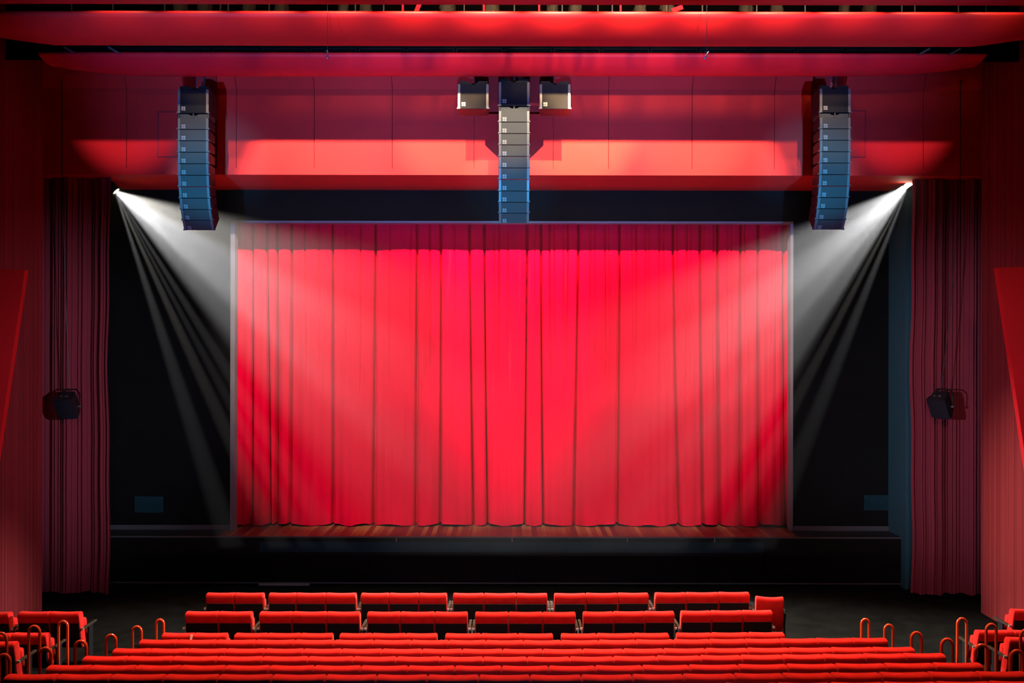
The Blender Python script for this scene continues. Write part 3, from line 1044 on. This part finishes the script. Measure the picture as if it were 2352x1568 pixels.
def place_seat(px0, px1, py, ztop, zfloor, la, ra, label, group, d=None):
    key = (la, ra)
    if key not in PROTO:
        PROTO[key] = make_seat(la, ra)
    o = PROTO[key] if key not in USED else copy_tree(PROTO[key])
    USED.add(key)
    if d is None:
        d = (CAMZ - ztop) * F / (py - CY)
    d += 0.03
    x0, x1 = X(px0, d - 0.09), X(px1, d - 0.09)
    o.location = ((x0 + x1) / 2, d, zfloor)
    o.scale = ((x1 - x0) / W0, 1, (ztop - zfloor) / 0.865)
    tag(o, label, 'seat', group)
    return o


G = {
    1: [[473, 538, 605], [617, 680, 748, 818], [829, 894, 962.6, 1027], [1041, 1112, 1187, 1258.5], [1274, 1347, 1421, 1491.5], [1506.5, 1578, 1653, 1724]],
    2: [[425, 501.5, 578], [595.5, 671, 750, 827], [843.5, 919.5, 999, 1075], [1092, 1169, 1248, 1324], [1340.5, 1411, 1483, 1551], [1566.5, 1636, 1708, 1777]],
    3: [[371, 444, 520.5], [538, 613, 689.5, 764], [780, 854, 932, 1005], [1023, 1105.5, 1190.5, 1272], [1290, 1373, 1458, 1539], [1556.5, 1638, 1723, 1805]],
    4: [[318.7, 405.8, 494.9, 585.7, 675.9, 767, 858.2, 944.3, 1031, 1116.7, 1204, 1291, 1377.6, 1463.7, 1550.7, 1633.6, 1716, 1797.6, 1879, 1962, 2041.8]],
    5: [[257.5, 341.8, 430, 517.7, 606.5, 695.6, 783.3, 877, 969, 1062, 1155.5, 1248.4, 1341, 1434.8, 1528, 1625, 1721, 1818, 1914.6, 2012, 2104.7]],
    6: [[188, 289, 393, 497, 601, 705.8, 810.6, 910, 1011, 1110.6, 1212, 1311, 1412, 1512, 1612.5, 1706.8, 1802, 1895.5, 1990, 2083, 2176]],
    7: [[104.8, 204, 307.8, 411.6, 514.6, 617, 720, 827.6, 936.5, 1045, 1153.5, 1262, 1370, 1479, 1587, 1700.6, 1813, 1926, 2039, 2152, 2262]],
    8: [[6.8, 126.5, 250.7, 375, 499, 623, 746.6, 864, 982, 1100.7, 1218.8, 1338, 1456, 1574, 1692, 1804, 1916.6, 2029, 2141, 2253, 2365]],
    9: [[1548, 1671, 1794, 1917, 2040, 2163, 2286, 2409]],
}
ROWWORD = {1: 'front row', 2: 'second row', 3: 'third row', 4: 'fourth row', 5: 'fifth row', 6: 'sixth row', 7: 'seventh row', 8: 'eighth row', 9: 'nearest row'}
for row, groups in G.items():
    yc, yr, dep = ROWS[row]
    seats = []
    for g_ in groups:
        for i, (a, c) in enumerate(zip(g_[:-1], g_[1:])):
            seats.append((a, c, 'end' if i == 0 else None, 'end' if i == len(g_) - 2 else 'mid'))
    n = len(seats)
    for i, (a, c, la, ra) in enumerate(seats):
        pm = (a + c) / 2
        py = yc + (yr - yc) * max(0.0, (pm - 1300) / 1000.0)
        nl, nr = i, n - 1 - i
        if row == 9:
            lab = 'red theatre seat in the nearest row at the bottom edge, %s from the right' % ORD[nr]
        elif n % 2 and i == n // 2:
            lab = 'red theatre seat at the very middle of the main block\'s %s from the stage' % ROWWORD[row]
        elif nl < nr:
            lab = 'red theatre seat, %s from the left in the main block\'s %s from the stage' % (ORD[nl], ROWWORD[row])
        else:
            lab = 'red theatre seat, %s from the right in the main block\'s %s from the stage' % (ORD[nr], ROWWORD[row])
        place_seat(a, c, py, ROW_TOP[row], ROW_FLOOR[row], la, ra, lab, 'theatre seats in the ' + ROWWORD[row])

# side blocks: (px0, px1, py, row, left arm, right arm, label)
SIDE = [
    (-50, 21, 1407, 2, 'end', 'end', 'red theatre seat cut by the left picture edge in the left side block, farthest row'),
    (40, 113, 1406, 2, 'end', 'mid', 'red theatre seat in the left side block, farthest row, one in from the aisle'),
    (113, 183, 1406, 2, None, 'end', 'red theatre seat at the aisle in the left side block, farthest row'),
    (-58, 25, 1456, 3, 'end', 'mid', 'red theatre seat cut by the left picture edge in the left side block, middle row'),
    (25, 107, 1455, 3, None, 'end', 'red theatre seat at the aisle in the left side block, middle row'),
    (-52, 34, 1475, 4, 'end', 'end', 'red theatre seat at the aisle in the left side block, nearest row'),
    (2329, 2402, 1396, 2, 'end', 'end', 'red theatre seat at the aisle in the right side block, farthest row'),
    (2248, 2331, 1445, 3, 'end', 'mid', 'red theatre seat at the aisle in the right side block, middle row'),
    (2331, 2404, 1445, 3, None, 'end', 'red theatre seat cut by the right picture edge in the right side block, middle row'),
    (2319, 2402, 1461, 4, 'end', 'end', 'red theatre seat at the aisle in the right side block, nearest row'),
]
for a, c, py, row, la, ra, lab in SIDE:
    place_seat(a, c, py, ROW_TOP[row], 0.0, la, ra, lab, 'theatre seats of the side blocks')

# loose chair at the right end of the front row
d = 14.95
r = empty('loose_chair', (X(1768, d), d, 0), math.radians(-7))
tag(r, 'loose red chair with an all red back at the right end of the front row', 'chair')
zt = Z(1367, d)
sc = X(1799, d) - X(1736, d)
o = seat_back_mesh(0.022).build('backrest', M['seat_red'], r, smooth=True)
o.scale = (sc / W0, 0.8, zt / 0.865)
mt = Matrix.Translation((0.0, 0.26, 0.42)) @ Matrix.Rotation(math.radians(-4), 4, 'X')
MB().box(-sc / 2 + 0.02, sc / 2 - 0.02, -0.16, 0.22, -0.05, 0.05, 0.035, mtx=mt, seg=3).build('seat_cushion', M['seat_red'], r, smooth=True)
for sx in (-1, 1):
    b = MB()
    b.tube([(sx * (sc / 2 + 0.02), -0.04, 0.62), (sx * (sc / 2 + 0.02), 0.05, 0.40), (sx * (sc / 2 + 0.03), 0.0, 0.0)], 0.016, 8)
    b.build('rear_leg', M['steel_black'], r)
    b = MB()
    b.tube([(sx * (sc / 2 + 0.02), 0.05, 0.40), (sx * (sc / 2 + 0.02), 0.42, 0.38), (sx * (sc / 2 + 0.03), 0.46, 0.0)], 0.016, 8)
    b.build('front_leg', M['steel_black'], r)
    b = MB()
    b.box(sx * (sc / 2 + 0.02) - 0.022, sx * (sc / 2 + 0.02) + 0.022, -0.03, 0.36, 0.60, 0.63, 0.006)
    b.build('armrest', M['arm_wood'], r)

# white paper tag on a seat of the third row
d = 13.0
b = MB()
b.box(-0.016, 0.016, -0.004, 0.0, -0.11, 0.0, 0.001)
o = b.build('paper_tag', M['white'], loc=(X(443.5, d), 12.968, 0.866))
o.rotation_euler = (math.radians(-6), math.radians(8), 0)
tag(o, 'small white paper tag on the seam of two seats in the third row', 'tag')

# ------------------------------------------------------------------ hoop handrails
ALONG = ['first', 'second', 'third', 'fourth', 'fifth', 'sixth']
hoops = []
for i, (a, c, py, d) in enumerate(((357, 380, 1421, 13.45), (302.5, 329, 1437, 13.10), (242, 271, 1456, 12.10), (170, 203.5, 1470, 11.40), (89, 123, 1486, 10.45), (-6, 28, 1501, 9.50))):
    hoops.append((a, c, py, d, 'red tubular hoop handrail left of the main block, %s from the stage' % ALONG[i]))
for i, (a, c, py, d) in enumerate(((133, 159.5, 1425, 13.37), (64, 96, 1436, 12.30), (-12, 20, 1452, 11.65))):
    hoops.append((a, c, py, d, 'tall red hoop handrail along the left side block, %s from the stage' % ALONG[i]))
for i, (a, c, py, d) in enumerate(((1977, 2000, 1417, 13.45), (2030, 2055, 1430, 13.15), (2091, 2121, 1447, 12.15), (2160, 2193, 1462, 11.45), (2237, 2276, 1475, 10.5), (2318, 2356, 1488, 9.6))):
    hoops.append((a, c, py, d, 'red tubular hoop handrail right of the main block, %s from the stage' % ALONG[i]))
for i, (a, c, py, d) in enumerate(((2197, 2224, 1415, 13.4), (2263, 2292.5, 1428, 12.35), (2342, 2372, 1441, 11.7))):
    hoops.append((a, c, py, d, 'tall red hoop handrail along the right side block, %s from the stage' % ALONG[i]))


def floor_at(y):
    h = 0.0
    for k in (5, 6, 7, 8, 9):
        if y <= ROWS[k][2] + 0.42:
            h = ROW_FLOOR[k]
    return h


for a, c, py, d, lab in hoops:
    rad = 0.019
    x0, x1 = X(a, d) + rad, X(c, d) - rad
    zt = Z(py, d) - rad
    w2 = (x1 - x0) / 2
    fz = floor_at(d)
    pts = [(-w2, 0, fz), (-w2, 0, (fz + zt) / 2)]
    pts.append((-w2, 0, zt - w2 * 1.25))
    for k in range(1, 16):
        an = PI - PI * k / 16
        pts.append((w2 * math.cos(an), 0, zt - w2 * 1.25 + w2 * 1.25 * math.sin(an)))
    pts += [(w2, 0, zt - w2 * 1.25), (w2, 0, (fz + zt) / 2), (w2, 0, fz)]
    o = MB().tube(pts, rad, 12).build('handrail', M['rail_red'], smooth=True, loc=((x0 + x1) / 2, d, 0))
    tag(o, lab, 'handrail', 'hoop handrails at the aisles')

# ------------------------------------------------------------------ haze
hm = bpy.data.materials.new('haze')
hm.use_nodes = True
nt = hm.node_tree
nt.nodes.remove(nt.nodes['Principled BSDF'])
vs = nt.nodes.new('ShaderNodeVolumeScatter')
vs.inputs['Color'].default_value = (1, 1, 1, 1)
vs.inputs['Density'].default_value = 0.014
vs.inputs['Anisotropy'].default_value = 0.65
nt.links.new(vs.outputs[0], nt.nodes['Material Output'].inputs['Volume'])
b = MB()
b.box(-8.7, 8.7, 16.95, D_BLK - 0.05, Z_STG + 0.02, Z_SOF - 0.02)
hz = b.build('haze', hm)
tag(hz, 'thin pale haze hanging in front of the stage', 'haze', kind='stuff')
